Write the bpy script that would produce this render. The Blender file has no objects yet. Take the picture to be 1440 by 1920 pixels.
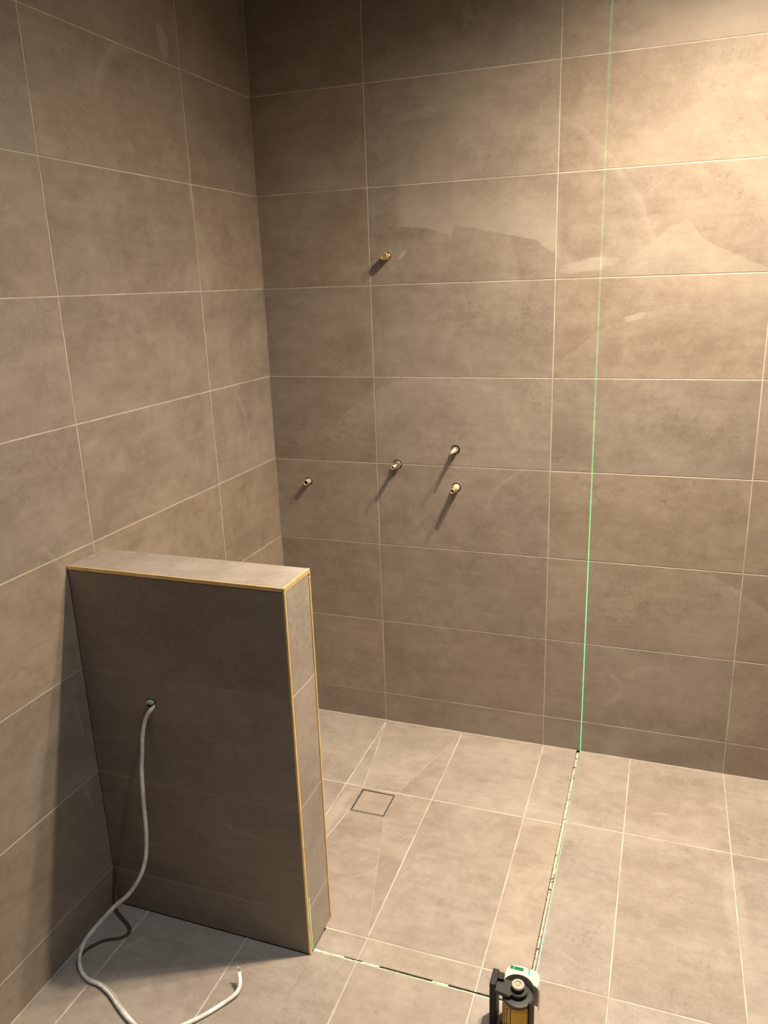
import bpy, bmesh, math, random
from mathutils import Vector, Matrix
from mathutils.geometry import tessellate_polygon
C = bpy.context.scene.collection
random.seed(7)

# ------------------------------------------------------------------ camera
cam_data = bpy.data.cameras.new('camera'); cam = bpy.data.objects.new('camera', cam_data); C.objects.link(cam)
Rw = [[0.9419471279, 0.3341548305, -0.0328048386],
      [0.0635366193, -0.2733309485, -0.9598194052],
      [-0.3296948683, 0.9020148235, -0.2786943701]]          # rows: right, down, forward
r_, d_, f_ = [Vector(v) for v in Rw]
cam.matrix_world = Matrix.Translation((1.351697, -2.543842, 1.632757)) @ \
    Matrix(((r_.x, -d_.x, -f_.x), (r_.y, -d_.y, -f_.y), (r_.z, -d_.z, -f_.z))).to_4x4()
cam_data.sensor_fit = 'VERTICAL'; cam_data.sensor_height = 36.0; cam_data.sensor_width = 27.0
cam_data.lens = 36.0 * 1470.772 / 1920.0
cam_data.clip_start = 0.02
bpy.context.scene.camera = cam

# ------------------------------------------------------------------ world, lights, exposure
w = bpy.data.worlds.new('world'); bpy.context.scene.world = w; w.use_nodes = True
w.node_tree.nodes['Background'].inputs[0].default_value = (0.9, 0.85, 0.8, 1)
w.node_tree.nodes['Background'].inputs[1].default_value = 0.05

WARM = (1.0, 0.825, 0.60)
def downlight(name, loc, power, color, n=2.0, radius=0.03, aim=None):
    """recessed lamp in the ceiling; its beam falls off as cos^n away from straight down"""
    l = bpy.data.lights.new(name, 'SPOT'); l.energy = power; l.color = color
    l.spot_size = math.radians(178); l.spot_blend = 0.15; l.shadow_soft_size = radius
    l.use_nodes = True; t = l.node_tree; em = t.nodes['Emission']
    tc = t.nodes.new('ShaderNodeTexCoord'); sp = t.nodes.new('ShaderNodeSeparateXYZ'); t.links.new(tc.outputs['Normal'], sp.inputs[0])
    ab = t.nodes.new('ShaderNodeMath'); ab.operation = 'ABSOLUTE'; t.links.new(sp.outputs[2], ab.inputs[0])
    pw = t.nodes.new('ShaderNodeMath'); pw.operation = 'POWER'; t.links.new(ab.outputs[0], pw.inputs[0]); pw.inputs[1].default_value = n
    t.links.new(pw.outputs[0], em.inputs['Strength'])
    o = bpy.data.objects.new(name, l); C.objects.link(o); o.location = loc
    if aim: o.rotation_euler = (Vector(aim) - Vector(loc)).to_track_quat('-Z', 'Y').to_euler()
    return o
downlight('downlight', (1.46, -0.66, 2.62), 320, WARM, 3.8, 0.030, (0.95, -0.72, 0))
downlight('downlight', (1.60, -0.50, 2.62), 230, WARM, 3.6, 0.028, (1.32, -0.62, 0))
downlight('downlight', (2.15, -0.42, 2.62), 88, WARM, 2.0, 0.03)
downlight('downlight', (1.06, -1.32, 2.62), 84, (0.86, 0.95, 1.0), 3.2, 0.012)

vs = bpy.context.scene.view_settings
vs.view_transform = 'Standard'; vs.look = 'None'; vs.gamma = 1.0; vs.use_curve_mapping = False
vs.exposure = 0.0

# ------------------------------------------------------------------ materials
def mat(name, col=(0.5, 0.5, 0.5), rough=0.5, metal=0.0, emit=None, es=0.0):
    m = bpy.data.materials.new(name); m.use_nodes = True
    b = m.node_tree.nodes['Principled BSDF']
    b.inputs['Base Color'].default_value = (*col, 1); b.inputs['Roughness'].default_value = rough
    b.inputs['Metallic'].default_value = metal
    if emit:
        b.inputs['Emission Color'].default_value = (*emit, 1); b.inputs['Emission Strength'].default_value = es
    return m

class NT:
    """tiny wrapper to write node graphs as expressions"""
    def __init__(s, tree): s.t = tree
    def n(s, typ, **kw):
        nd = s.t.nodes.new(typ)
        for k, v in kw.items(): setattr(nd, k, v)
        return nd
    def link(s, a, b): s.t.links.new(a, b)
    def put(s, sock, v):
        if isinstance(v, (int, float)): sock.default_value = v
        elif isinstance(v, tuple): sock.default_value = v
        else: s.t.links.new(v, sock)
    def m(s, op, a, b=0.0, c=0.0, clamp=False):
        nd = s.n('ShaderNodeMath', operation=op, use_clamp=clamp)
        s.put(nd.inputs[0], a); s.put(nd.inputs[1], b)
        if op in ('MULTIPLY_ADD', 'SMOOTH_MIN', 'SMOOTH_MAX', 'COMPARE'): s.put(nd.inputs[2], c)
        return nd.outputs[0]
    def ramp(s, v, lo, hi, a=0.0, b=1.0, smooth=True):
        nd = s.n('ShaderNodeMapRange', interpolation_type='SMOOTHSTEP' if smooth else 'LINEAR', clamp=True)
        s.put(nd.inputs[0], v)
        for i, x in zip((1, 2, 3, 4), (lo, hi, a, b)): s.put(nd.inputs[i], x)
        return nd.outputs[0]
    def noise(s, vec, scale, detail=4, rough=0.55, dist=0.0):
        nd = s.n('ShaderNodeTexNoise')
        s.link(vec, nd.inputs['Vector'])
        nd.inputs['Scale'].default_value = scale; nd.inputs['Detail'].default_value = detail
        nd.inputs['Roughness'].default_value = rough; nd.inputs['Distortion'].default_value = dist
        return nd.outputs['Fac']
    def mix(s, f, a, b, mode='MIX'):
        nd = s.n('ShaderNodeMix', data_type='RGBA', blend_type=mode)
        s.put(nd.inputs[0], f)
        for i, x in ((6, a), (7, b)):
            if isinstance(x, tuple) and len(x) == 3: x = (*x, 1)
            s.put(nd.inputs[i], x)
        return nd.outputs[2]
    def vec(s, x, y, z):
        nd = s.n('ShaderNodeCombineXYZ'); s.put(nd.inputs[0], x); s.put(nd.inputs[1], y); s.put(nd.inputs[2], z)
        return nd.outputs[0]
    def curve(s, v, pts, lo, hi):
        """piecewise curve y(x) given in metres; x range lo..hi, y stored /3"""
        nd = s.n('ShaderNodeFloatCurve'); c = nd.mapping.curves[0]
        pts = [((x - lo) / (hi - lo), y / 3.0) for x, y in pts]
        while len(c.points) < len(pts): c.points.new(0.5, 0.5)
        for p, (x, y) in zip(c.points, pts): p.location = (x, y); p.handle_type = 'VECTOR'
        nd.mapping.update()
        s.put(nd.inputs[1], s.ramp(v, lo, hi, 0, 1, False))
        return s.m('MULTIPLY', nd.outputs[0], 3.0)

TILE_D = (0.215, 0.175, 0.147); TILE_M = (0.285, 0.242, 0.208); TILE_L = (0.350, 0.303, 0.264)
HAZE = (0.43, 0.385, 0.335)
def tile_material(name, axes, smears, tone=1.0, hazeamt=0.52, rough=0.5, tint=(1, 1, 1)):
    """axes: which world axes run along (u, v) of the surface; smears: shapes of dried grout haze in metres"""
    m = bpy.data.materials.new(name); m.use_nodes = True
    t = NT(m.node_tree); b = m.node_tree.nodes['Principled BSDF']
    g = t.n('ShaderNodeNewGeometry'); sep = t.n('ShaderNodeSeparateXYZ'); t.link(g.outputs['Position'], sep.inputs[0])
    U, V = sep.outputs[axes[0]], sep.outputs[axes[1]]
    oi = t.n('ShaderNodeObjectInfo'); rnd = oi.outputs['Random']
    off = t.m('MULTIPLY', rnd, 37.0)
    # every tile takes its own piece of the print
    P = t.vec(t.m('ADD', U, off), t.m('ADD', V, t.m('MULTIPLY', off, 1.7)), off)
    Ps = t.vec(t.m('MULTIPLY', t.m('ADD', U, off), 0.45), t.m('ADD', V, off), off)
    big = t.noise(Ps, 5.0, 7, 0.62, 0.25)
    med = t.noise(P, 15, 10, 0.78, 0.3)
    fine = t.noise(P, 130, 4, 0.65, 0.0)
    streak = t.noise(t.vec(t.m('MULTIPLY', t.m('ADD', U, off), 0.12), t.m('ADD', V, off), off), 60, 3, 0.5)
    pit = t.noise(P, 58, 7, 0.85, 0.2)
    region = t.ramp(t.noise(P, 5.0, 3, 0.5), 0.50, 0.64)
    f = t.m('ADD', t.m('MULTIPLY', big, 0.50), t.m('MULTIPLY', med, 0.50))
    f = t.ramp(f, 0.41, 0.59, smooth=False)
    col = t.mix(f, TILE_D, TILE_L)
    col = t.mix(0.28, col, TILE_M)
    col = t.mix(t.m('MULTIPLY', t.ramp(fine, 0.38, 0.66), 0.24), col, TILE_L)
    col = t.mix(t.m('MULTIPLY', t.ramp(streak, 0.4, 0.70), 0.20), col, TILE_D)
    dark = t.m('MULTIPLY', t.ramp(pit, 0.52, 0.62), region)
    col = t.mix(t.m('MULTIPLY', dark, 0.42), col, (0.12, 0.10, 0.085))
    lightp = t.m('MULTIPLY', t.ramp(t.noise(P, 34, 8, 0.85, 0.3), 0.53, 0.64), t.ramp(t.noise(P, 4.3, 2, 0.5), 0.5, 0.62))
    col = t.mix(t.m('MULTIPLY', lightp, 0.36), col, HAZE)
    # tile to tile tone and warmth
    tone_r = t.ramp(rnd, 0, 1, tone * 0.93, tone * 1.06, False)
    hs = t.n('ShaderNodeHueSaturation'); t.put(hs.inputs['Value'], tone_r)
    t.put(hs.inputs['Saturation'], t.ramp(t.m('FRACT', t.m('MULTIPLY', rnd, 7.3)), 0, 1, 0.85, 1.12, False))
    t.link(t.mix(1.0, col, tint, 'MULTIPLY'), hs.inputs['Color']); col = hs.outputs[0]
    # haze left by wiping: continuous across tiles
    W = t.vec(U, V, 0.0)
    wob = t.m('MULTIPLY', t.m('SUBTRACT', t.noise(W, 9, 3), 0.5), 0.03)
    fib = t.noise(t.vec(t.m('MULTIPLY', U, 0.35), V, 3.0), 55, 3, 0.6)
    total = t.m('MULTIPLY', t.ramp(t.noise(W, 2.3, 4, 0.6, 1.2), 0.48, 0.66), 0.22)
    for s in smears:
        if s[0] == 'arc':      # ('arc', cu, cv, radius, width, a0, a1, strength)
            _, cu, cv, R, wd, a0, a1, st = s
            du = t.m('SUBTRACT', U, cu); dv = t.m('SUBTRACT', V, cv)
            rr = t.m('ADD', t.m('SQRT', t.m('ADD', t.m('MULTIPLY', du, du), t.m('MULTIPLY', dv, dv))), wob)
            ang = t.m('ARCTAN2', dv, du)
            # crisp outer edge, feathered inside
            e = t.m('MULTIPLY', t.ramp(rr, R - wd, R, 0, 1), t.ramp(rr, R, R + 0.004, 1, 0))
            k = t.m('MULTIPLY', t.ramp(ang, a0, a0 + 0.25), t.ramp(ang, a1 - 0.25, a1, 1, 0))
            mk = t.m('MULTIPLY', t.m('MULTIPLY', e, k), t.ramp(fib, 0.3, 0.6, 0.4, 1.0))
            total = t.m('MAXIMUM', total, t.m('MULTIPLY', mk, st))
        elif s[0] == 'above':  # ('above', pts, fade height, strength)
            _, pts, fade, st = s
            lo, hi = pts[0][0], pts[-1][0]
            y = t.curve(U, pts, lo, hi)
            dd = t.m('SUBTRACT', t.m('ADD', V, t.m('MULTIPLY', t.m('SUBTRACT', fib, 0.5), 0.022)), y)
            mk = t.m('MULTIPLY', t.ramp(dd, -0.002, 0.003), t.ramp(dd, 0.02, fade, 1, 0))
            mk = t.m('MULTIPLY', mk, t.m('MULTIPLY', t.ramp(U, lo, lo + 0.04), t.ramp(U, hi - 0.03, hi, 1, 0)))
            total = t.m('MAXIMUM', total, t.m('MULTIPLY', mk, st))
        elif s[0] == 'below':
            _, pts, fade, st = s
            lo, hi = pts[0][0], pts[-1][0]
            y = t.curve(U, pts, lo, hi)
            dd = t.m('SUBTRACT', y, t.m('ADD', V, t.m('MULTIPLY', t.m('SUBTRACT', fib, 0.5), 0.022)))
            mk = t.m('MULTIPLY', t.ramp(dd, -0.002, 0.004), t.ramp(dd, 0.02, fade, 1, 0))
            mk = t.m('MULTIPLY', mk, t.ramp(U, lo, lo + 0.16))
            total = t.m('MAXIMUM', total, t.m('MULTIPLY', mk, st))
        elif s[0] == 'patch':  # ('patch', cu, cv, ru, rv, rot, strength)
            _, cu, cv, ru, rv, rot, st = s
            du = t.m('SUBTRACT', U, cu); dv = t.m('SUBTRACT', V, cv); ca, sa = math.cos(rot), math.sin(rot)
            a = t.m('DIVIDE', t.m('ADD', t.m('MULTIPLY', du, ca), t.m('MULTIPLY', dv, sa)), ru)
            c = t.m('DIVIDE', t.m('SUBTRACT', t.m('MULTIPLY', dv, ca), t.m('MULTIPLY', du, sa)), rv)
            rr = t.m('ADD', t.m('ADD', t.m('MULTIPLY', a, a), t.m('MULTIPLY', c, c)), t.m('ADD', t.m('MULTIPLY', wob, 18), t.m('MULTIPLY', t.m('SUBTRACT', fib, 0.5), 1.9)))
            total = t.m('MAXIMUM', total, t.m('MULTIPLY', t.ramp(rr, 0.35, 1.10, 1, 0), st))
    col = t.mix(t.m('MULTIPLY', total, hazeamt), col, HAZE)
    t.link(col, b.inputs['Base Color'])
    rg = t.m('ADD', t.ramp(med, 0.3, 0.7, rough - 0.06, rough + 0.08), t.m('MULTIPLY', total, 0.12))
    t.link(rg, b.inputs['Roughness'])
    bp = t.n('ShaderNodeBump'); bp.inputs['Strength'].default_value = 0.12; bp.inputs['Distance'].default_value = 0.0006
    t.link(t.m('ADD', med, t.m('MULTIPLY', fine, 0.5)), bp.inputs['Height']); t.link(bp.outputs[0], b.inputs['Normal'])
    return m

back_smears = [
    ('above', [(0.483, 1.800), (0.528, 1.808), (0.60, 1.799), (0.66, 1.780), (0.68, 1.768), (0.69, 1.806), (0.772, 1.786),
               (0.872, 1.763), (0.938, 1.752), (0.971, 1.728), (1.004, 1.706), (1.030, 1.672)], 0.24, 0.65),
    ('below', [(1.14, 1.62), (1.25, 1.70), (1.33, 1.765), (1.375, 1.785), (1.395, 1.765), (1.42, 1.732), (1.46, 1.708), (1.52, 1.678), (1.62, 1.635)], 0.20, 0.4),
    ('patch', 1.105, 1.668, 0.095, 0.022, 0.12, 0.7),
    ('patch', 1.245, 1.512, 0.05, 0.012, 0.28, 0.8),
    ('patch', 0.515, 1.722, 0.028, 0.007, 0.75, 0.9),
    ('arc', 0.62, 0.86, 0.47, 0.12, 0.9, 2.6, 0.5),
    ('arc', 1.40, 0.30, 0.42, 0.05, 0.4, 1.5, 0.5),
    ('arc', 1.20, 0.26, 0.07, 0.03, -1.6, 1.2, 0.5),
    ('arc', 1.37, 0.28, 0.09, 0.05, -0.6, 2.9, 0.4),
    ('arc', 0.70, 1.55, 0.62, 0.03, 0.0, 1.2, 0.35),
    ('patch', 0.23, 1.98, 0.07, 0.06, 0.0, 0.4),
    ('arc', 1.05, 0.78, 0.28, 0.02, 1.9, 2.9, 0.5),
    ('arc', 1.45, 0.95, 0.60, 0.10, 1.3, 2.5, 0.3),
    ('patch', 0.66, 2.14, 0.20, 0.018, 0.1, 0.3),
    ('arc', 0.30, 1.55, 0.60, 0.18, -0.2, 0.6, 0.25),
]
left_smears = [   # u = y, v = z
    ('arc', -0.60, 2.06, 0.19, 0.035, 1.3, 3.1, 0.6),
    ('patch', -0.47, 2.285, 0.03, 0.055, 0.35, 0.8),
    ('patch', -0.40, 1.90, 0.012, 0.05, 0.1, 0.7),
    ('arc', -1.30, 0.92, 0.19, 0.02, 0.1, 1.0, 0.5),
    ('patch', -1.16, 0.38, 0.006, 0.05, 0.2, 0.5),
    ('patch', -1.15, 0.60, 0.006, 0.06, 0.1, 0.5),
    ('arc', -0.40, 1.15, 0.22, 0.02, -0.3, 1.0, 0.5),
]
floor_smears = [  # u = x, v = y
    ('patch', 0.425, -0.62, 0.022, 0.20, -0.05, 0.8),
    ('arc', 0.40, -0.60, 0.30, 0.015, -1.1, -0.3, 0.5),
    ('patch', 1.612, -0.62, 0.03, 0.20, 0.05, 0.55),
    ('patch', 0.66, -1.05, 0.05, 0.04, 0.1, 0.6),
    ('patch', 0.13, -1.22, 0.006, 0.05, -0.5, 0.7),
    ('patch', 0.36, -1.38, 0.02, 0.05, -0.2, 0.5),
    ('patch', 1.42, -0.28, 0.03, 0.006, 0.1, 0.6),
    ('patch', 0.60, -0.21, 0.08, 0.02, 0.5, 0.4),
]
half_smears = [
    ('arc', 0.33, 0.55, 0.28, 0.03, -1.6, -0.9, 0.35),
    ('patch', 0.42, 0.33, 0.10, 0.010, -0.2, 0.35),
    ('patch', 0.32, 0.73, 0.08, 0.03, 0.2, 0.2),
]
M = {}
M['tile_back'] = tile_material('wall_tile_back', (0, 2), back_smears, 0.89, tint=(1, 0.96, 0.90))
M['tile_left'] = tile_material('wall_tile_left', (1, 2), left_smears, 0.88, tint=(1, 0.95, 0.88))
M['tile_floor'] = tile_material('floor_tile', (0, 1), floor_smears, 1.04, 0.5, 0.46)
M['tile_half_shaded'] = tile_material('half_wall_tile_shaded', (0, 2), half_smears, 0.86)  # same tile as end and top, toned down to paint in the front's shade
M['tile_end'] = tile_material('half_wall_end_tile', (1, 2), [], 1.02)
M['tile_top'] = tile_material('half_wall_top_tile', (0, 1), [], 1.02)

def noisy(name, c1, c2, scale, rough=0.9, metal=0.0, lo=0.35, hi=0.65, bump=0.0):
    m = bpy.data.materials.new(name); m.use_nodes = True
    t = NT(m.node_tree); b = m.node_tree.nodes['Principled BSDF']
    g = t.n('ShaderNodeNewGeometry')
    nz = t.noise(g.outputs['Position'], scale, 5, 0.65)
    t.link(t.mix(t.ramp(nz, lo, hi), c1, c2), b.inputs['Base Color'])
    b.inputs['Roughness'].default_value = rough; b.inputs['Metallic'].default_value = metal
    if bump:
        bp = t.n('ShaderNodeBump'); bp.inputs['Strength'].default_value = 0.6; bp.inputs['Distance'].default_value = bump
        t.link(nz, bp.inputs['Height']); t.link(bp.outputs[0], b.inputs['Normal'])
    return m
M['grout'] = noisy('grout', (0.38, 0.335, 0.29), (0.53, 0.475, 0.415), 9)
M['grout_dim'] = noisy('grout_in_cut', (0.34, 0.30, 0.26), (0.42, 0.37, 0.32), 14)
M['screed'] = noisy('mortar_bed', (0.20, 0.18, 0.16), (0.30, 0.27, 0.24), 6)
M['plaster'] = noisy('plaster', (0.08, 0.075, 0.07), (0.10, 0.095, 0.09), 3)
M['ceiling'] = noisy('ceiling_paint', (0.24, 0.22, 0.17), (0.28, 0.26, 0.20), 3)
M['brass'] = noisy('brass', (0.76, 0.54, 0.23), (0.88, 0.68, 0.36), 30, 0.38, 0.55)
M['silicone'] = noisy('pale_adhesive', (0.07, 0.055, 0.045), (0.46, 0.425, 0.34), 70, 0.85, 0, 0.39, 0.43, 0.0004)
M['slotdark'] = noisy('dark_slot', (0.025, 0.02, 0.016), (0.12, 0.09, 0.065), 60, 0.9)
M['lump'] = noisy('grout_crumbs', (0.45, 0.42, 0.34), (0.62, 0.58, 0.48), 50, 0.9)
M['steel'] = noisy('brushed_steel', (0.33, 0.30, 0.26), (0.50, 0.46, 0.40), 60, 0.4, 0.8)
M['dark'] = mat('dark_void', (0.008, 0.006, 0.005), 0.9)
M['fitting_brass'] = noisy('dull_brass', (0.45, 0.32, 0.17), (0.62, 0.46, 0.26), 160, 0.42, 0.6)
M['fitting_pale'] = noisy('pale_pipe', (0.44, 0.38, 0.30), (0.60, 0.53, 0.43), 120, 0.38, 0.25)
M['fitting_ring'] = noisy('nickel', (0.30, 0.27, 0.23), (0.55, 0.50, 0.43), 200, 0.3, 0.8)
M['cable'] = noisy('cable_sheath', (0.58, 0.57, 0.56), (0.84, 0.83, 0.82), 22, 0.45, 0, 0.36, 0.56)
M['cable_inner'] = mat('cable_inner', (0.62, 0.59, 0.52), 0.6)
M['conduit'] = mat('conduit_grey', (0.42, 0.42, 0.38), 0.6)
M['las_black'] = noisy('black_rubber', (0.004, 0.004, 0.0045), (0.009, 0.009, 0.010), 60, 0.6)
M['las_grey'] = noisy('dark_grey_plastic', (0.018, 0.018, 0.016), (0.030, 0.029, 0.026), 200, 0.5)
M['las_yellow'] = mat('amber_plastic', (0.85, 0.48, 0.04), 0.35)
M['las_yellow2'] = mat('amber_label', (0.80, 0.48, 0.08), 0.5)
M['las_white'] = mat('pale_plastic', (0.50, 0.47, 0.45), 0.45)
M['las_silver'] = mat('silver', (0.75, 0.72, 0.68), 0.25, 0.8)
M['las_knob'] = mat('aluminium', (0.55, 0.52, 0.46), 0.35, 0.7)
M['las_lens'] = mat('green_lens', (0.01, 0.12, 0.04), 0.1, 0.0, (0.02, 0.75, 0.25), 0.12)
M['las_lens2'] = mat('bright_green_lens', (0.05, 0.6, 0.3), 0.2, 0.0, (0.15, 1.0, 0.5), 0.55)

# ------------------------------------------------------------------ mesh helpers
def obj(name, bm_or_mesh, material, parent=None, smooth=False, origin=None):
    if isinstance(bm_or_mesh, bmesh.types.BMesh):
        bm = bm_or_mesh
        bmesh.ops.recalc_face_normals(bm, faces=bm.faces)
        me = bpy.data.meshes.new(name); bm.to_mesh(me); bm.free()
    else: me = bm_or_mesh
    if origin is None:
        cs = [v.co for v in me.vertices]
        lo = Vector([min(c[i] for c in cs) for i in range(3)]); hi = Vector([max(c[i] for c in cs) for i in range(3)])
        origin = (lo + hi) / 2
    origin = Vector(origin)
    me.transform(Matrix.Translation(-origin))
    me.materials.append(material)
    if smooth:
        for p in me.polygons: p.use_smooth = True
    o = bpy.data.objects.new(name, me); C.objects.link(o); o.location = origin
    if parent:
        o.parent = parent; o.location = origin - world_loc(parent)
    return o
def world_loc(o):
    l = Vector(o.location)
    while o.parent: o = o.parent; l += Vector(o.location)
    return l
def thing(name, label, cat, loc, group=None):
    o = bpy.data.objects.new(name, None); C.objects.link(o); o.location = loc; o.empty_display_size = 0.02
    o['label'] = label; o['category'] = cat
    if group: o['group'] = group
    return o
def tag(o, label, cat, group=None):
    o['label'] = label; o['category'] = cat
    if group: o['group'] = group
    return o
def add_box(bm, a, b):
    x0, y0, z0 = a; x1, y1, z1 = b
    v = [bm.verts.new(p) for p in ((x0,y0,z0),(x1,y0,z0),(x1,y1,z0),(x0,y1,z0),(x0,y0,z1),(x1,y0,z1),(x1,y1,z1),(x0,y1,z1))]
    for q in ((0,1,2,3),(4,5,6,7),(0,1,5,4),(1,2,6,5),(2,3,7,6),(3,0,4,7)): bm.faces.new([v[i] for i in q])
def box(a, b, bev=0.0, seg=2):
    bm = bmesh.new(); add_box(bm, a, b)
    if bev: bmesh.ops.bevel(bm, geom=bm.edges[:], offset=bev, segments=seg, affect='EDGES', profile=0.5)
    return bm
def inset_poly(poly, d):
    """move every edge of a convex counter-clockwise polygon inwards by d (number or one per edge)"""
    n = len(poly); ds = d if isinstance(d, (list, tuple)) else [d] * n
    L = []
    for i in range(n):
        (x0, y0), (x1, y1) = poly[i], poly[(i + 1) % n]
        dx, dy = x1 - x0, y1 - y0; l = math.hypot(dx, dy); nx, ny = -dy / l, dx / l
        L.append((x0 + nx * ds[i], y0 + ny * ds[i], dx / l, dy / l))
    out = []
    for i in range(n):
        ax, ay, adx, ady = L[i - 1]; bx, by, bdx, bdy = L[i]
        det = adx * -bdy + ady * bdx
        if abs(det) < 1e-9: out.append((bx, by)); continue
        tt = ((bx - ax) * -bdy + (by - ay) * bdx) / det
        out.append((ax + adx * tt, ay + ady * tt))
    return out
# frames: 2-D (u, v) + height h above the face -> world
FR = {'back': lambda u, v, h: (u, -h, v), 'left': lambda u, v, h: (h, u, v), 'floor': lambda u, v, h: (u, v, h)}
TH = 0.010
def tile_mesh(frame, poly, h0, th=TH, ch=0.0010):
    bm = bmesh.new(); inner = inset_poly(poly, ch)
    rings = [[bm.verts.new(frame(u, v, h0 - th)) for u, v in poly],
             [bm.verts.new(frame(u, v, h0 - ch)) for u, v in poly],
             [bm.verts.new(frame(u, v, h0)) for u, v in inner]]
    n = len(poly)
    for a, b in zip(rings[:-1], rings[1:]):
        for i in range(n): bm.faces.new([a[i], a[(i + 1) % n], b[(i + 1) % n], b[i]])
    bm.faces.new(rings[0]); bm.faces.new(rings[2])
    return bm
def rect(u0, v0, u1, v1): return [(u0, v0), (u1, v0), (u1, v1), (u0, v1)]
def cutter(bm):
    me = bpy.data.meshes.new('cut'); bmesh.ops.recalc_face_normals(bm, faces=bm.faces); bm.to_mesh(me); bm.free()
    o = bpy.data.objects.new('cut', me); C.objects.link(o); return o
def cut(objs, cut_obj):
    for o in objs:
        md = o.modifiers.new('b', 'BOOLEAN'); md.operation = 'DIFFERENCE'; md.solver = 'EXACT'; md.object = cut_obj
    bpy.context.view_layer.update()
    dg = bpy.context.evaluated_depsgraph_get()
    for o in objs:
        me = bpy.data.meshes.new_from_object(o.evaluated_get(dg)); o.modifiers.clear()
        old = o.data; o.data = me; bpy.data.meshes.remove(old)
    bpy.data.objects.remove(cut_obj)
def lathe(profile, segs=24, axis='y', center=(0, 0, 0)):
    """profile: (distance along axis, radius); axis y points towards the room (-y)"""
    bm = bmesh.new(); rings = []
    for a, r in profile:
        ring = []
        for k in range(segs):
            t = 2 * math.pi * k / segs; c, s = r * math.cos(t), r * math.sin(t)
            p = (c, -a, s) if axis == 'y' else (c, s, a)
            ring.append(bm.verts.new(Vector(p) + Vector(center)))
        rings.append(ring)
    for a, b in zip(rings[:-1], rings[1:]):
        for k in range(segs): bm.faces.new([a[k], a[(k + 1) % segs], b[(k + 1) % segs], b[k]])
    bm.faces.new(rings[0]); bm.faces.new(rings[-1])
    return bm
def auto_smooth(o, ang=35):
    me = o.data
    for p in me.polygons: p.use_smooth = True
    bm = bmesh.new(); bm.from_mesh(me)
    for e in bm.edges:
        if len(e.link_faces) == 2 and e.calc_face_angle() > math.radians(ang): e.smooth = False
    bm.to_mesh(me); bm.free()
    return o

# ------------------------------------------------------------------ the setting
H = 2.65; X1 = 3.0; Y0 = -3.6
def struct(name, bm, m, **k):
    o = obj(name, bm, m, **k); o['kind'] = 'structure'; return o
wall_back = struct('wall_back', box((-0.16, TH, -0.16), (X1 + 0.1, 0.16, H + 0.1)), M['screed'])
wall_left = struct('wall_left', box((-0.16, Y0 - 0.1, -0.16), (-TH, TH, H + 0.1)), M['screed'])
floor = struct('floor', box((-TH, Y0 - 0.1, -0.16), (X1 + 0.1, TH, -TH)), M['screed'])
ceiling = struct('ceiling', box((-TH, Y0, H), (X1, TH, H + 0.12)), M['ceiling'])
wall_right = struct('wall_right', box((X1, Y0 - 0.1, -TH), (X1 + 0.12, TH, H + 0.12)), M['plaster'])
wall_front = struct('wall_front', box((-TH, Y0 - 0.12, -TH), (X1, Y0, H + 0.12)), M['plaster'])

J = 0.0013; GD = 0.0008          # half joint, grout depth below the tile face
rz = random.Random(3)
def lip(): return rz.uniform(-0.00012, 0.00012)
tiles = {'back': [], 'left': [], 'floor': []}
def put_tile(side, parent, poly, m, ins=J):
    o = obj('tile', tile_mesh(FR[side], inset_poly(poly, ins), lip()), m, parent)
    tiles.setdefault(side, []).append((o, poly)); return o
ROW = [0.0, 0.1206] + [0.1206 + 0.302 * k for k in range(1, 9)] + [H]
COLB = [0.0, 0.4027, 1.0083, 1.6139, 2.2195, 2.8251, X1]
for i in range(len(COLB) - 1):
    for k in range(len(ROW) - 1):
        put_tile('back', wall_back, rect(COLB[i], ROW[k], COLB[i + 1], ROW[k + 1]), M['tile_back'])
COLL = [0.0, -0.3969, -1.0083, -1.617, -2.226, -2.835, -3.444, Y0]
for i in range(len(COLL) - 1):
    for k in range(len(ROW) - 1):
        put_tile('left', wall_left, rect(COLL[i + 1], ROW[k], COLL[i], ROW[k + 1]), M['tile_left'])

# grout: thin strips, one joined part for each surface
def strip(bm, frame, p, q, half, h):
    (u0, v0), (u1, v1) = p, q
    dx, dy = u1 - u0, v1 - v0; l = math.hypot(dx, dy); nx, ny = -dy / l * half, dx / l * half
    top = [(u0 + nx, v0 + ny), (u1 + nx, v1 + ny), (u1 - nx, v1 - ny), (u0 - nx, v0 - ny)]
    a = [bm.verts.new(frame(u, v, h)) for u, v in top]; b = [bm.verts.new(frame(u, v, -TH)) for u, v in top]
    bm.faces.new(a); bm.faces.new(b)
    for i in range(4): bm.faces.new([a[i], a[(i + 1) % 4], b[(i + 1) % 4], b[i]])
HW = J + 0.0003
bm = bmesh.new()
for z in ROW[1:-1]:
    if abs(z - 1.0266) < 0.001:        # broken by the hole of a pipe
        strip(bm, FR['back'], (0, z), (0.4615, z), HW, -GD); strip(bm, FR['back'], (0.4945, z), (X1, z), HW, -GD)
    else: strip(bm, FR['back'], (0, z), (X1, z), HW, -GD)
for x in COLB[1:-1]: strip(bm, FR['back'], (x, 0), (x, H), HW, -GD - 0.00005)
strip(bm, FR['back'], (0.0012, 0), (0.0012, H), 0.0022, -GD + 0.0008)
strip(bm, FR['back'], (0, 0.001), (X1, 0.001), 0.0020, -GD + 0.0004)
g_back = obj('grout', bm, M['grout'], wall_back); g_back['kind'] = 'stuff'
bm = bmesh.new()
for z in ROW[1:-1]: strip(bm, FR['left'], (Y0, z), (0, z), HW, -GD)
for y in COLL[1:-1]: strip(bm, FR['left'], (y, 0), (y, H), HW, -GD - 0.00005)
strip(bm, FR['left'], (Y0, 0.001), (0, 0.001), 0.0020, -GD + 0.0002)
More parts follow.
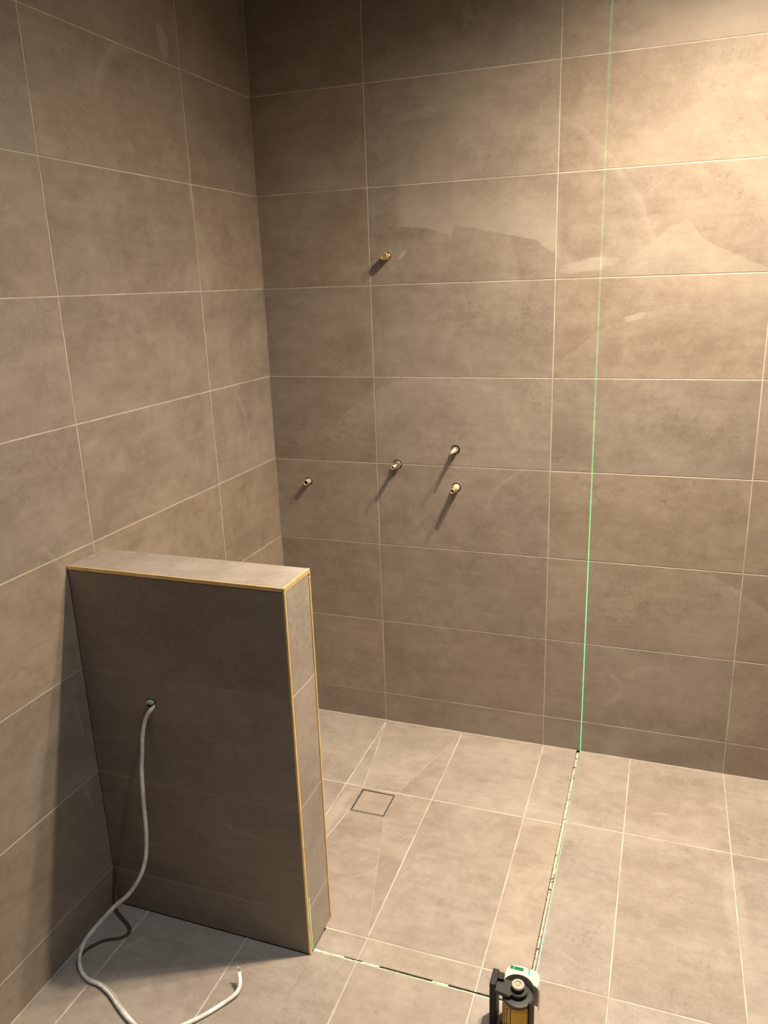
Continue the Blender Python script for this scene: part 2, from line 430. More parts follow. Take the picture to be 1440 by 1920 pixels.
g_left = obj('grout', bm, M['grout'], wall_left); g_left['kind'] = 'stuff'

# floor: columns 0.303 wide run towards the back wall
HX, HY, HT, HZ = 0.589, -1.113, 0.1345, 0.999             # the half wall
SX0, SX1 = 1.1285, 1.1395                                  # slot for the glass screen, towards the back wall
SY0, SY1 = -1.0975, -1.0905                                # slot along the front of the shower
FJ = 0.0018
fl_lines = []; dim_lines = []
def fcell(poly, ins=FJ): put_tile('floor', floor, poly, M['tile_floor'], ins)
cx = [0.0, 0.100, 0.405, 0.708, 1.011]
R1, R2 = -0.4215, -1.0185
D = (0.4675, -0.5525, 0.5895, -0.4325)                     # drain hole x0, y0, x1, y1
for i in range(2):                                          # left of the drain column
    fcell(rect(cx[i], R1, cx[i + 1], 0))
    yb = R2 if cx[i] > 0.58 else HY + HT
    fcell(rect(cx[i], yb, cx[i + 1], R1))
fcell([(0.405, 0), (0.405, R1), (D[0], R1)])
fcell([(0.405, 0), (D[0], R1), (D[2], R1), (0.708, 0)], [FJ, FJ, 0.0007, FJ])
fcell([(0.708, 0), (D[2], R1), (0.708, R1)], [0.0007, FJ, FJ])
fcell([(0.405, R1), (0.405, R2 + 0.0), (D[0], D[1]), (D[0], R1)], [FJ, FJ, 0.0009, FJ])
# the piece below the drain stops at the half wall's end on its left side
fcell([(0.405, R2), (0.708, R2), (D[2], D[1]), (D[0], D[1])], [FJ, 0.0007, 0.0009, FJ])
fcell([(0.708, R2), (0.708, R1), (D[2], R1), (D[2], D[1])], [FJ, FJ, 0.0009, 0.0007])
fcell(rect(D[0], D[3], D[2], R1), [0.0009, 0.0009, FJ, 0.0009])
for a, b in ((0.708, 1.011), (1.011, SX0)):
    ins = [FJ, 0.0 if b == SX0 else FJ, FJ, FJ]
    fcell(rect(a, R1, b, 0), ins); fcell(rect(a, R2, b, R1), ins)
for a, b in ((HX + 0.001, 0.708), (0.708, 1.011), (1.011, SX0)):
    fcell(rect(a, SY1, b, R2), [0.0, 0.0 if b == SX0 else FJ, FJ, FJ])
# right of the long slot
for a, b in ((SX1, 1.313), (1.313, 1.6155), (1.6155, 1.918), (1.918, 2.2205), (2.2205, 2.523), (2.523, 2.8255), (2.8255, X1)):
    for y0, y1 in ((-0.405, 0), (-1.0095, -0.405), (-1.614, -1.0095), (-2.2185, -1.614), (-2.823, -2.2185), (Y0, -2.823)):
        fcell(rect(a, y0, b, y1), [FJ, FJ, FJ, 0.0 if a == SX1 else FJ])
# outside the shower, in front of the half wall and the short slot
for a, b in ((0.0, 0.100), (0.100, 0.405), (0.405, 0.708), (0.708, 1.011), (1.011, SX1)):
    for y0, y1 in ((-1.614, -1.1), (-2.2185, -1.614), (-2.823, -2.2185), (Y0, -2.823)):
        if y1 == -1.1:
            if b < HX: poly, ins = rect(a, y0, b, HY), [FJ, FJ, 0.0005, FJ]
            elif a < HX:
                fcell(rect(a, y0, HX, HY), [FJ, 0.0, 0.0005, FJ]); fcell(rect(HX, y0, b, SY0), [FJ, FJ, 0.0, 0.0]); continue
            else: poly, ins = rect(a, y0, b, SY0), [FJ, FJ, 0.0, FJ]
        else: poly, ins = rect(a, y0, b, y1), FJ
        fcell(poly, ins)
bm = bmesh.new(); F = FR['floor']; W2 = FJ + 0.0003
def fs(p, q, half=W2, h=-GD): strip(bm, F, p, q, half, h)
fs((0, R1), (SX0, R1)); fs((HX, R2), (SX0, R2)); fs((SX1, -0.405), (X1, -0.405)); fs((SX1, -1.0095), (X1, -1.0095))
for y in (-1.614, -2.2185, -2.823): fs((0, y), (X1, y))
e = -GD - 0.00005
fs((0.100, HY + HT), (0.100, 0), h=e); fs((0.100, Y0), (0.100, HY), h=e)
fs((0.405, HY + HT), (0.405, 0), h=e); fs((0.405, Y0), (0.405, HY), h=e)
for x in (0.708, 1.011): fs((x, SY1), (x, 0), h=e); fs((x, Y0), (x, SY0), h=e)
for x in (1.313, 1.6155, 1.918, 2.2205, 2.523, 2.8255): fs((x, Y0), (x, 0), h=e)
fs((SX1, Y0), (SX1, -1.115), h=e)
fs((0.405, 0), (D[0], R1), 0.0016, e); fs((D[0], D[1]), (0.405, R2), 0.0016, e)
fs((0, -0.001), (SX0, -0.001), 0.002, GD * 0); fs((SX1, -0.001), (X1, -0.001), 0.002, 0)
fs((0.001, Y0), (0.001, HY), 0.0016, 0.0004); fs((0.001, HY + HT), (0.001, 0), 0.0016, 0.0004)
g_floor = obj('grout', bm, M['grout'], floor); g_floor['kind'] = 'stuff'
bm = bmesh.new()
fs((0.708, 0), (D[2], R1), 0.0010, e); fs((D[2], D[1]), (0.708, R2), 0.0010, e)
fs((D[0], R1), (D[0], D[3]), 0.0012, e); fs((D[2], R1), (D[2], D[3]), 0.0012, e)
g2 = obj('grout', bm, M['grout_dim'], floor); g2['kind'] = 'stuff'; g2['label'] = 'fine tile-coloured grout in the sloping cuts'

# ------------------------------------------------------------------ half wall
hw = thing('half_wall', 'low tiled half wall with gold edge trims, standing out from the left wall', 'wall', (HX / 2, HY + HT / 2, 0))
core_in = TH
obj('core', box((0.0002, HY + core_in, -0.0095), (HX - core_in, HY + HT - core_in, HZ - core_in)), M['screed'], hw)
FRH = {'front': lambda u, v, h: (u, HY - h, v), 'rear': lambda u, v, h: (u, HY + HT + h, v),
       'end': lambda u, v, h: (HX + h, u, v), 'top': lambda u, v, h: (u, v, HZ + h)}
FR.update(FRH)
T = 0.0085                                                  # trim size
zr = [0.0, 0.1206, 0.4226, 0.7246, HZ - T]
half_tiles = []
for k in range(4):
    half_tiles.append(put_tile('front', hw, rect(0.0008, zr[k], HX - T * 0.55, zr[k + 1]), M['tile_half_shaded'], 0.0010))
    put_tile('rear', hw, rect(0.0008, zr[k], HX - T * 0.55, min(zr[k + 1], HZ - TH - T)), M['tile_half_shaded'], 0.0010)
ze = [0.0, 0.132, 0.430, 0.730, HZ - T]
for k in range(4):
    put_tile('end', hw, rect(HY + T, ze[k], HY + HT - T, ze[k + 1]), M['tile_end'], 0.0010)
put_tile('top', hw, rect(0.0008, HY + T * 0.6, HX - T * 0.55, HY + HT + 0.0004), M['tile_top'], 0.0008)
bm = bmesh.new()
for z in zr[1:-1]:
    strip(bm, FR['front'], (0, z), (HX - 0.003, z), 0.0013, -GD); strip(bm, FR['rear'], (0, z), (HX - 0.003, z), 0.0013, -GD)
strip(bm, FR['front'], (0, HZ - T), (HX - 0.003, HZ - T), 0.0012, -GD)
strip(bm, FR['front'], (HX - T * 0.55, 0), (HX - T * 0.55, HZ - T), 0.0011, -GD)
for z in ze[1:-1]: strip(bm, FR['end'], (HY + T, z), (HY + HT - T, z), 0.0013, -GD)
strip(bm, FR['end'], (HY + T, HZ - T), (HY + HT - T, HZ - T), 0.0013, -GD)
g = obj('grout', bm, M['grout'], hw); g['kind'] = 'stuff'
def trim(a, b):
    return obj('brass_trim', box(a, b, 0.0008, 2), M['brass'], hw)
t1 = 0.0006; a_ = T
trim((0.0004, HY - t1, HZ - a_), (HX + t1, HY + a_ * 0.6, HZ + t1))                       # front top edge
trim((0.0004, HY + HT - a_ * 0.6, HZ - TH - a_), (HX + t1, HY + HT + t1, HZ - TH - 0.0002))             # rear top edge
trim((HX - a_ * 0.55, HY + a_ * 0.6 + 0.0002, HZ - a_ * 1.25), (HX + t1, HY + HT + t1, HZ + t1))   # end top edge
trim((HX - a_ * 0.5, HY - t1, 0.0004), (HX + t1, HY + a_ * 0.95, HZ - a_ - 0.0002))       # front corner
trim((HX - a_ * 0.5, HY + HT - a_ * 0.75, 0.0004), (HX + t1, HY + HT + t1, HZ - TH - a_ - 0.0004))   # rear corner

# hole in the half wall for the cable
co = cutter(box((0.186, HY - 0.01, 0.642), (0.2125, HY + 0.05, 0.666), 0.003, 1))
core = [c for c in hw.children if c.name.startswith('core')][0]
cut([half_tiles[2], core], co)
obj('hole_back_shade', box((0.183, HY + 0.035, 0.639), (0.216, HY + 0.04, 0.669)), M['dark'], hw)  # near-black sheet, the shade deep in the hole put into its colour

# ------------------------------------------------------------------ pipe stubs in the back wall
def hits(poly, x, z, r):
    us = [p[0] for p in poly]; vs_ = [p[1] for p in poly]
    return x + r > min(us) and x - r < max(us) and z + r > min(vs_) and z - r < max(vs_)
def bore(x, z, r):
    bm = lathe([(-0.06, r), (0.02, r)], 28, 'y', (x, 0, z))
    co = cutter(bm)
    cut([o for o, p in tiles['back'] if hits(p, x, z, r)] + [wall_back], co)
def stub(name, label, cat, x, z, hole_r, parts):
    bore(x, z, hole_r)
    t = thing(name, label, cat, (x, 0, z), 'water pipe stubs in the back wall')
    obj('hole_shade', lathe([(-0.058, hole_r * 0.995), (-0.0015, hole_r * 0.99)], 28, 'y', (x, 0, z)), M['dark'], t)  # near-black plug paints the shade of the deep hole round the pipe
    for pn, prof, m, seg in parts:
        auto_smooth(obj(pn, lathe(prof, seg, 'y', (x, 0, z)), m, t), 40)
    return t
def hollow(l0, l1, r, ri, depth=0.02, bev=0.0008):
    return [(l0, r), (l1 - bev, r), (l1, r - bev), (l1, ri + bev), (l1 - bev, ri), (l1 - depth, ri), (l1 - depth, 0.0002)]
stub('capped_pipe_stub', 'brass capped pipe stub, the topmost on the back wall', 'pipe', 0.462, 1.719, 0.0140,
     [('pipe', [(-0.04, 0.0095), (0.020, 0.0095)], M['fitting_pale'], 24),
      ('collar', [(-0.006, 0.0122), (0.004, 0.0122), (0.005, 0.0112)], M['fitting_ring'], 24),
      ('cap', [(0.008, 0.0118), (0.010, 0.0128), (0.031, 0.0128), (0.0335, 0.0112), (0.0337, 0.0095), (0.0325, 0.0088), (0.0325, 0.0003)], M['fitting_brass'], 10)])
stub('open_pipe_stub', 'short open pipe stub at lower left of the back wall, nearest the corner', 'pipe', 0.131, 0.946, 0.0148,
     [('pipe', hollow(-0.04, 0.026, 0.0102, 0.0072, 0.03), M['fitting_pale'], 28),
      ('bore', [(-0.010, 0.0071), (0.020, 0.0071)], M['dark'], 24),
      ('collar', [(-0.010, 0.0120), (-0.002, 0.0120), (0.0, 0.0108)], M['fitting_ring'], 24)])
stub('stepped_pipe_stub', 'stepped pipe stub with thin open tip, on a tile joint left of the pair', 'pipe', 0.478, 1.0245, 0.0168,
     [('pipe', [(-0.04, 0.0122), (0.010, 0.0122), (0.012, 0.0112)], M['fitting_pale'], 28),
      ('collar', [(0.008, 0.0132), (0.013, 0.0132), (0.014, 0.0120)], M['fitting_ring'], 28),
      ('ring', [(0.020, 0.0078), (0.0235, 0.0078)], M['dark'], 24),
      ('tip', hollow(0.010, 0.052, 0.0066, 0.0042, 0.012), M['fitting_pale'], 24),
      ('bore', [(0.030, 0.0041), (0.046, 0.0041)], M['dark'], 16)])
stub('stepped_pipe_stub', 'upper pipe stub of the pair on the back wall, with a thin pale tip', 'pipe', 0.688, 1.085, 0.0162,
     [('pipe', [(-0.04, 0.0112), (0.004, 0.0112), (0.006, 0.0102)], M['fitting_ring'], 28),
      ('collar', [(0.004, 0.0124), (0.012, 0.0124), (0.014, 0.0110)], M['steel'], 6),
      ('neck', [(0.012, 0.0080), (0.026, 0.0080), (0.028, 0.0070)], M['fitting_pale'], 24),
      ('tip', [(0.026, 0.0058), (0.050, 0.0058), (0.052, 0.0048), (0.060, 0.0046), (0.0605, 0.0002)], M['fitting_pale'], 20)])
stub('stepped_pipe_stub', 'lower pipe stub of the pair on the back wall, thicker and open ended', 'pipe', 0.690, 0.953, 0.0165,
     [('pipe', [(-0.04, 0.0122), (0.016, 0.0122), (0.018, 0.0110)], M['fitting_pale'], 28),
      ('neck', [(0.016, 0.0095), (0.032, 0.0095), (0.034, 0.0085)], M['fitting_pale'], 28),
      ('collar', [(0.034, 0.0098), (0.041, 0.0098), (0.042, 0.0090)], M['steel'], 24),
      ('tip', hollow(0.042, 0.056, 0.0082, 0.0055, 0.010), M['fitting_brass'], 24),
      ('bore', [(0.040, 0.0054), (0.052, 0.0054)], M['slotdark'], 16)])

# ------------------------------------------------------------------ floor drain
dr = thing('floor_drain', 'square tile-filled floor drain with thin metal frame in shower floor', 'drain', ((D[0] + D[2]) / 2, (D[1] + D[3]) / 2, -TH))
bm = bmesh.new()
def ring_frame(bm, x0, y0, x1, y1, wd, z0, z1):
    add_box(bm, (x0, y0, z0), (x1, y0 + wd, z1)); add_box(bm, (x0, y1 - wd, z0), (x1, y1, z1))
    add_box(bm, (x0, y0 + wd, z0), (x0 + wd, y1 - wd, z1)); add_box(bm, (x1 - wd, y0 + wd, z0), (x1, y1 - wd, z1))
g0 = 0.0014
ring_frame(bm, D[0] + g0, D[1] + g0, D[2] - g0, D[3] - g0, 0.0022, -TH + 0.0002, -0.0004)
obj('frame', bm, M['steel'], dr)
bm = bmesh.new(); ring_frame(bm, D[0] + g0 + 0.0045, D[1] + g0 + 0.0045, D[2] - g0 - 0.0045, D[3] - g0 - 0.0045, 0.0016, -TH + 0.002, -0.0012)
obj('inner_frame', bm, M['steel'], dr)
obj('sump', box((D[0] + g0 + 0.0024, D[1] + g0 + 0.0024, -TH + 0.0002), (D[2] - g0 - 0.0024, D[3] - g0 - 0.0024, -TH + 0.0015)), M['dark'], dr)
o = obj('tile', tile_mesh(FR['floor'], inset_poly(rect(*D), 0.0082), 0.0, 0.0082), M['tile_floor'], dr)
bm = bmesh.new(); ring_frame(bm, D[0], D[1], D[2], D[3], g0 + 0.0002, -TH + 0.0002, -0.0002)
obj('grout_edge', bm, M['grout'], dr)

# ------------------------------------------------------------------ slots for the glass screen
def ragged(bm, frame, p, q, wfun, h, n, z0, seed, hj=0.0004):
    """strip with ragged width"""
    rr = random.Random(seed); (u0, v0), (u1, v1) = p, q
    dx, dy = u1 - u0, v1 - v0; l = math.hypot(dx, dy); nx, ny = -dy / l, dx / l
    prev = None
    for i in range(n + 1):
        s = i / n; a, b = wfun(s); a += rr.uniform(-1, 1) * 0.0005; b += rr.uniform(-1, 1) * 0.0005
        hh = h + rr.uniform(-hj, hj)
        c = (u0 + dx * s, v0 + dy * s)
        pts = [frame(c[0] + nx * a, c[1] + ny * a, z0), frame(c[0] + nx * a, c[1] + ny * a, hh),
               frame(c[0] + nx * b, c[1] + ny * b, hh), frame(c[0] + nx * b, c[1] + ny * b, z0)]
        vv = [bm.verts.new(x) for x in pts]
        if prev:
            for k in range(4): bm.faces.new([prev[k], prev[(k + 1) % 4], vv[(k + 1) % 4], vv[k]])
        else: bm.faces.new(vv)
        prev = vv
    bm.faces.new(prev)
s1 = thing('screen_channel', 'long pale filled slot in floor running from the back wall to the laser level', 'channel', ((SX0 + SX1) / 2, -0.55, -TH))
obj('slot_base', box((SX0, -1.09, -TH + 0.0001), (SX1, -0.003, -0.0065)), M['slotdark'], s1)
bm = bmesh.new()
mid = (SX0 + SX1) / 2
ragged(bm, F, (mid, -0.012), (mid, -1.09), lambda s: (-0.0040 + 0.0018 * max(0, s - .35), 0.0048 - 0.0030 * min(1, s * 1.2)), -0.0016, 150, -0.0066, 5, 0.0002)
obj('adhesive_strip', bm, M['silicone'], s1)
bm = bmesh.new()
ragged(bm, F, (SX1 - 0.0012, -0.20), (SX1 - 0.0012, -1.09), lambda s: (-0.0007, 0.0007), -0.0012, 100, -0.0066, 8)
obj('slot_edge', bm, M['grout_dim'], s1)
rr = random.Random(11)
bm = bmesh.new()
for i in range(26):
    y = -0.02 - rr.random() ** 0.8 * 1.05; x = SX0 + rr.uniform(0.001, 0.009); r = rr.uniform(0.0007, 0.0019)
    bmesh.ops.create_icosphere(bm, subdivisions=1, radius=r, matrix=Matrix.Translation((x, y, -0.0022 + r * 0.3)) @ Matrix.Diagonal((1, rr.uniform(1, 2.2), 0.7, 1)))
o = obj('crumbs', bm, M['lump'], s1); o['kind'] = 'stuff'

s2 = thing('screen_channel', 'thin dark slot in floor from the half wall corner to the laser level', 'channel', (0.86, (SY0 + SY1) / 2, -TH))
obj('slot_base', box((HX + 0.002, SY0, -TH + 0.0001), (SX0, SY1, -0.0060)), M['dark'], s2)
def fill(p, q, a, b, h=-0.0006, seed=1, n=20):
    bm = bmesh.new(); ragged(bm, F, p, q, lambda s: (a, b), h, n, -0.0061, seed, 0.0003)
    return obj('grout_fill', bm, M['lump'], s2)
my = (SY0 + SY1) / 2
fill((HX + 0.002, my), (0.672, my), -0.0034, 0.0034, seed=1)
fill((0.672, my - 0.001), (0.722, my - 0.001), -0.0025, 0.0012, seed=2)
fill((0.722, my), (0.768, my), -0.0033, 0.0033, seed=3)
fill((0.768, my - 0.0020), (0.905, my - 0.0020), -0.0014, 0.0008, seed=4)
fill((0.905, my), (0.945, my), -0.0033, 0.0030, seed=6)
fill((0.945, my - 0.0022), (1.128, my - 0.0022), -0.0012, 0.0007, seed=7)

# ------------------------------------------------------------------ cable
def catmull(pts, sub=8):
    P = [Vector(p) for p in pts]; P = [P[0] * 2 - P[1]] + P + [P[-1] * 2 - P[-2]]
    out = []
    for i in range(1, len(P) - 2):
        for k in range(sub):
            t = k / sub; a, b, c, d = P[i - 1:i + 3]
            out.append(0.5 * ((2 * b) + (c - a) * t + (2 * a - 5 * b + 4 * c - d) * t * t + (3 * b - a - 3 * c + d) * t ** 3))
    out.append(P[-2]); return out
def sweep(pts, rfun, segs=12):
    bm = bmesh.new(); rings = []; n = len(pts)
    up = Vector((0, 1, 0.3)).normalized(); prev_n = None
    for i, p in enumerate(pts):
        tg = (pts[min(i + 1, n - 1)] - pts[max(i - 1, 0)]).normalized()
        nn = (up - tg * up.dot(tg)) if prev_n is None else (prev_n - tg * prev_n.dot(tg))
        nn.normalize(); prev_n = nn; bn = tg.cross(nn)
        ra, rb = rfun(i / (n - 1))
        rings.append([bm.verts.new(p + nn * math.cos(2 * math.pi * k / segs) * ra + bn * math.sin(2 * math.pi * k / segs) * rb) for k in range(segs)])
    for a, b in zip(rings[:-1], rings[1:]):
        for k in range(segs): bm.faces.new([a[k], a[(k + 1) % segs], b[(k + 1) % segs], b[k]])
    bm.faces.new(rings[0]); bm.faces.new(rings[-1])
    return bm
CP = [(0.206, -1.088, 0.6475), (0.2035, -1.106, 0.6470), (0.197, -1.119, 0.6380), (0.183, -1.1255, 0.612), (0.172, -1.1305, 0.565), (0.172, -1.140, 0.522),
      (0.176, -1.154, 0.488), (0.184, -1.171, 0.426), (0.191, -1.184, 0.360), (0.192, -1.190, 0.316), (0.189, -1.200, 0.262),
      (0.174, -1.213, 0.212), (0.142, -1.227, 0.163), (0.102, -1.238, 0.124), (0.065, -1.261, 0.081), (0.042, -1.290, 0.049),
      (0.042, -1.317, 0.024), (0.062, -1.339, 0.0085), (0.098, -1.355, 0.0062), (0.131, -1.358, 0.0062), (0.172, -1.371, 0.0068),
      (0.217, -1.394, 0.0062), (0.267, -1.417, 0.0060), (0.312, -1.430, 0.0060), (0.358, -1.418, 0.0060), (0.394, -1.388, 0.0060),
      (0.425, -1.352, 0.0060), (0.452, -1.311, 0.0064), (0.468, -1.284, 0.0095), (0.472, -1.266, 0.016), (0.467, -1.254, 0.024), (0.459, -1.243, 0.034)]
cab = thing('cable', 'grey electric cable hanging from the half wall and curling over the floor', 'cable', (0.196, -1.12, 0.64))
def cr(s):
    k = math.exp(-((s - 0.70) / 0.03) ** 2) * 0.0012
    return (0.0046 + k, 0.0052 + k) if s > 0.5 else (0.0050, 0.0058)
pts = catmull(CP, 8)
o = obj('sheath', sweep(pts, cr, 14), M['cable'], cab); auto_smooth(o, 60)
for dx, dz in ((0.0015, 0.002), (-0.0018, 0.0016), (0.0, -0.001)):
    e0 = Vector(CP[-1])
    wp = [e0 + Vector((dx, 0, dz * 0.2)) - Vector((-0.008, -0.011, 0.010)) * 0.3, e0 + Vector((dx * 1.4, 0.002, 0.003)), e0 + Vector((dx * 2.2 - 0.002, 0.004, 0.009 + dz))]
    auto_smooth(obj('wire', sweep(catmull(wp, 3), lambda s: (0.0017, 0.0017), 8), M['cable_inner'], cab), 60)
# the slit in the sheath, a raised lip
lp = [p + Vector((0.0040, 0.0030, 0.0042)) for p in catmull([CP[18], CP[19], CP[20], CP[21], CP[22]], 6)]
auto_smooth(obj('torn_sheath_lip', sweep(lp, lambda s: (0.0004 + 0.0013 * math.sin(math.pi * s), 0.0004 + 0.0022 * math.sin(math.pi * s)), 8), M['cable_inner'], cab), 60)

# grey conduit end in the hole
bm = lathe([(-0.018, 0.0078), (0.0055, 0.0078), (0.0070, 0.0064)], 20, 'y', (0.197, HY, 0.6590))
for v in bm.verts: v.co.x = 0.197 + (v.co.x - 0.197) * 1.35; v.co.z = 0.6590 + (v.co.z - 0.6590) * 0.62
tag(auto_smooth(obj('conduit_end', bm, M['conduit'])), 'grey flattened conduit end in the hole above the cable', 'conduit')

# ------------------------------------------------------------------ line laser on the floor
LX, LY = 1.1415, -1.0985
las = thing('laser_level', 'yellow and black line laser with pale head standing where the slots meet', 'laser level', (1.125, -1.158, 0))
cxl, cyl = 1.1245, -1.1625
def cyl(name, prof, m, segs=40, center=(cxl, cyl, 0), ang=35):
    return auto_smooth(obj(name, lathe(prof, segs, 'z', center), m, las), ang)
cyl_c = (1.1245, -1.1625, 0)
body = cyl('body', [(0.0, 0.0300), (0.004, 0.0335), (0.096, 0.0335), (0.098, 0.0325)], M['las_yellow'], 48, cyl_c)
cyl('foot', [(0.0, 0.0375), (0.010, 0.0375), (0.014, 0.0340)], M['las_black'], 48, cyl_c)
cyl('cap', [(0.098, 0.0342), (0.102, 0.0347), (0.1045, 0.0347), (0.1060, 0.0332), (0.1064, 0.031), (0.1064, 0.0003)], M['las_grey'], 48, cyl_c)
# label panel with printed dark marks, curved on the body
def curved(bm, r0, r1, a0, a1, z0, z1, n=10):
    prev = None
    for i in range(n + 1):
        a = a0 + (a1 - a0) * i / n
        q = [bm.verts.new((cyl_c[0] + r * math.cos(a), cyl_c[1] + r * math.sin(a), z)) for r, z in ((r0, z0), (r1, z0), (r1, z1), (r0, z1))]
        if prev:
            for k in range(4): bm.faces.new([prev[k], prev[(k + 1) % 4], q[(k + 1) % 4], q[k]])
        else: bm.faces.new(q)
        prev = q
    bm.faces.new(prev)
d2 = math.radians
bm = bmesh.new(); curved(bm, 0.0330, 0.0338, d2(196), d2(250), 0.016, 0.0945); lab = obj('label_panel', bm, M['las_yellow2'], las)
bm = bmesh.new()
rr = random.Random(4)
for col in range(3):
    z = 0.090
    while z > 0.02:
        hgt = rr.uniform(0.002, 0.005); a = 205 + col * 14
        curved(bm, 0.0336, 0.03395, d2(a), d2(a + rr.uniform(4, 8)), z - hgt, z, 3); z -= hgt + rr.uniform(0.0012, 0.003)
obj('printed_marks', bm, M['las_black'], lab)
bm = bmesh.new(); curved(bm, 0.0330, 0.0341, d2(251.5), d2(254), 0.004, 0.097, 2); obj('seam', bm, M['las_black'], las)
bm = bmesh.new(); curved(bm, 0.0330, 0.0352, d2(303), d2(309), 0.012, 0.078, 2); obj('edge_rib', bm, M['las_yellow2'], las)
# black strap down the right side
bm = bmesh.new(); curved(bm, 0.0330, 0.0385, d2(322), d2(352), 0.0, 0.112, 6)
obj('side_guard', bm, M['las_black'], las)
# pale head: plan outline extruded
def extrude_plan(pts, z0, z1, bev=0.0):
    bm = bmesh.new(); a = [bm.verts.new((x, y, z0)) for x, y in pts]; b = [bm.verts.new((x, y, z1)) for x, y in pts]; n = len(pts)
    bm.faces.new(a); bm.faces.new(b)
    for i in range(n): bm.faces.new([a[i], a[(i + 1) % n], b[(i + 1) % n], b[i]])
    if bev:
        ed = [e for e in bm.edges if abs(e.verts[0].co.z - z1) < 1e-6 and abs(e.verts[1].co.z - z1) < 1e-6]
        bmesh.ops.bevel(bm, geom=ed, offset=bev, segments=2, affect='EDGES')
    return bm
arc = []
for i in range(15):
    a = d2(158 - i * 128 / 14)                     # inner edge round the cap
    arc.append((cyl_c[0] + 0.0355 * math.cos(a), cyl_c[1] + 0.0355 * math.sin(a)))
outer = [(1.1665, -1.150), (1.1680, -1.128), (1.1640, -1.114), (1.1560, -1.1062), (1.1440, -1.1035), (1.1440, -1.1036),
         (1.1440, -1.1240), (1.1380, -1.1240), (1.1380, -1.1033), (1.1250, -1.1026), (1.1100, -1.1032), (1.0990, -1.1065), (1.0925, -1.1150), (1.0905, -1.130)]
head = obj('head', extrude_plan(arc + outer, 0.070, 0.124, 0.0012), M['las_white'], las)
obj('line_lens', box((1.1382, -1.1238, 0.095), (1.1438, -1.1085, 0.1222)), M['las_lens2'], las)
obj('vial_window', box((1.0985, -1.1165, 0.1235), (1.1285, -1.1075, 0.1246), 0.0005, 1), M['las_lens'], las)
obj('vial_bubble', box((1.1060, -1.1160, 0.1242), (1.1075, -1.1085, 0.1250)), M['las_lens2'], las)
obj('side_switch', box((1.1672, -1.146, 0.055), (1.1705, -1.126, 0.116), 0.0010, 2), M['las_silver'], las)
# black bracket: upright at left plus an arm that ends round the knob
bk = obj('bracket', box((1.0620, -1.170, 0.0), (1.0765, -1.126, 0.124), 0.0020, 2), M['las_black'], las)
obj('bracket_tab', box((1.0765, -1.152, 0.104), (1.0905, -1.134, 0.126), 0.0015, 2), M['las_black'], las)
arm = [(1.0765, -1.178), (1.1100, -1.1835)]
for i in range(13):
    a = d2(240 + i * 190 / 12); arm.append((cyl_c[0] + 0.0215 * math.cos(a), cyl_c[1] + 0.0025 + 0.0200 * math.sin(a)))
arm += [(1.1100, -1.1430), (1.0765, -1.1430)]
obj('arm', extrude_plan(arm, 0.1090, 0.1180, 0.0010), M['las_grey'], las)
bm = lathe([(0.1180, 0.0142), (0.1275, 0.0146), (0.1277, 0.0003)], 60, 'z', (cyl_c[0], cyl_c[1] + 0.003, 0))
for v in bm.verts:
    d = Vector((v.co.x - cyl_c[0], v.co.y - cyl_c[1] - 0.003, 0))
    if d.length > 0.01 and int(round(math.atan2(d.y, d.x) / (2 * math.pi / 60))) % 2: v.co -= d * 0.07
kb = obj('knob', bm, M['las_black'], las)
kt = auto_smooth(obj('knob_face', lathe([(0.1273, 0.0143), (0.1305, 0.0143), (0.1317, 0.0132), (0.1317, 0.0080), (0.1295, 0.0068), (0.1295, 0.0003)], 40, 'z', (cyl_c[0], cyl_c[1] + 0.003, 0)), M['las_knob'], kb), 30)
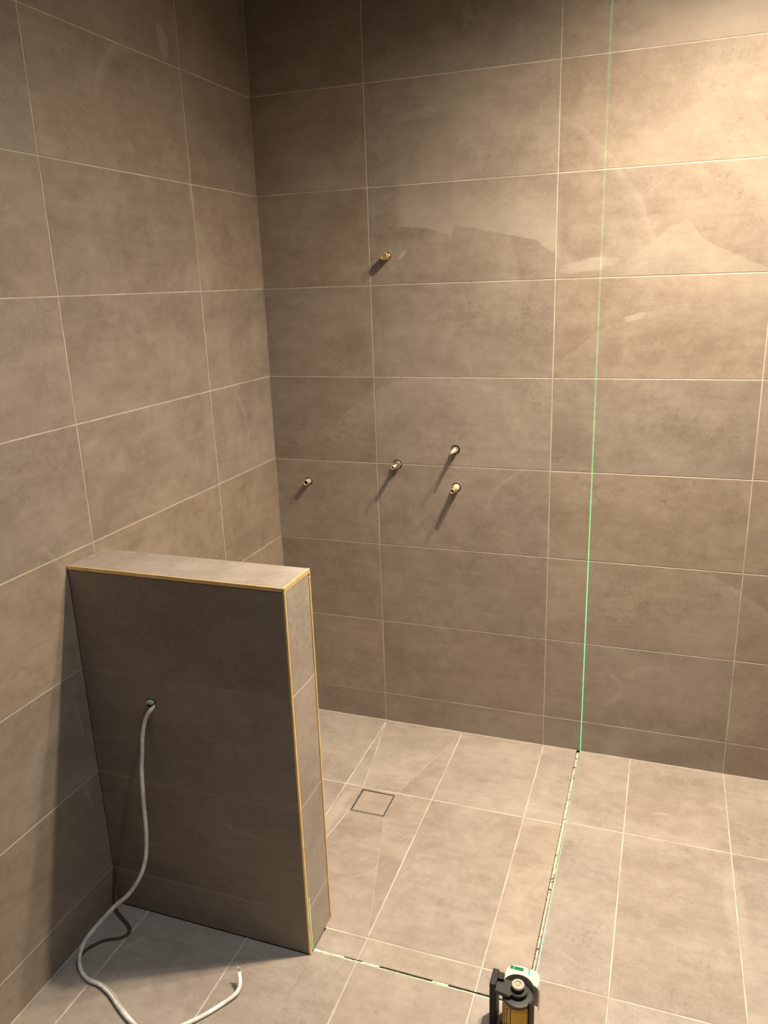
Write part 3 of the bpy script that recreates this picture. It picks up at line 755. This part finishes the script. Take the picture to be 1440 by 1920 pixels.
obj('screw', lathe([(0.1295, 0.0042), (0.1308, 0.0042), (0.1312, 0.0036)], 6, 'z', (cyl_c[0], cyl_c[1] + 0.003, 0)), M['fitting_brass'], kb)

# the laser's own light: two fans of green light from its lens
def fan(name, direction, power, width, up_limit):
    l = bpy.data.lights.new(name, 'POINT'); l.energy = power; l.color = (0.0, 1.0, 0.28); l.shadow_soft_size = 0.0
    l.use_nodes = True; t = NT(l.node_tree); em = l.node_tree.nodes['Emission']
    tc = t.n('ShaderNodeTexCoord'); sp = t.n('ShaderNodeSeparateXYZ'); t.link(tc.outputs['Normal'], sp.inputs[0])
    thin, ahead = (sp.outputs[0], sp.outputs[1]) if direction == 'y' else (sp.outputs[1], sp.outputs[0])
    q = t.m('DIVIDE', thin, width); gauss = t.m('EXPONENT', t.m('MULTIPLY', t.m('MULTIPLY', q, q), -1.0))
    if direction == 'y': k = t.m('GREATER_THAN', ahead, 0.02)
    else: k = t.m('LESS_THAN', ahead, -0.02)
    k = t.m('MULTIPLY', k, t.m('LESS_THAN', sp.outputs[2], up_limit))
    t.link(t.m('MULTIPLY', gauss, k), em.inputs['Strength'])
    o = bpy.data.objects.new(name, l); C.objects.link(o); o.location = (LX, LY, 0.108); return o
fan('laser_beam', 'y', 330, 0.0011, 2.0)
fan('laser_beam', 'x', 150, 0.0009, 0.10)

# small chips of grout lying on the floor
rr = random.Random(21)
for x, y, lb in [(0.27, -1.125, 'tiny pale grout chip against the foot of the half wall, nearest the cable'),
                 (0.345, -1.132, 'tiny pale grout chip against the middle of the foot of the half wall'),
                 (0.17, -1.26, 'tiny pale grout chip in the shade, inside the curl of the cable'),
                 (0.085, -1.255, 'tiny pale grout chip beside the left bend of the cable'),
                 (1.415, -0.500, 'pale grout chip on the floor tile right of the laser line')]:
    bm = bmesh.new(); bmesh.ops.create_icosphere(bm, subdivisions=1, radius=0.0014)
    for v in bm.verts: v.co = Vector((v.co.x * rr.uniform(.7, 1.5), v.co.y * rr.uniform(.7, 1.5), v.co.z * 0.6)) + Vector((x, y, 0.0008))
    tag(obj('grout_chip', bm, M['lump']), lb, 'debris', 'grout chips on the floor')
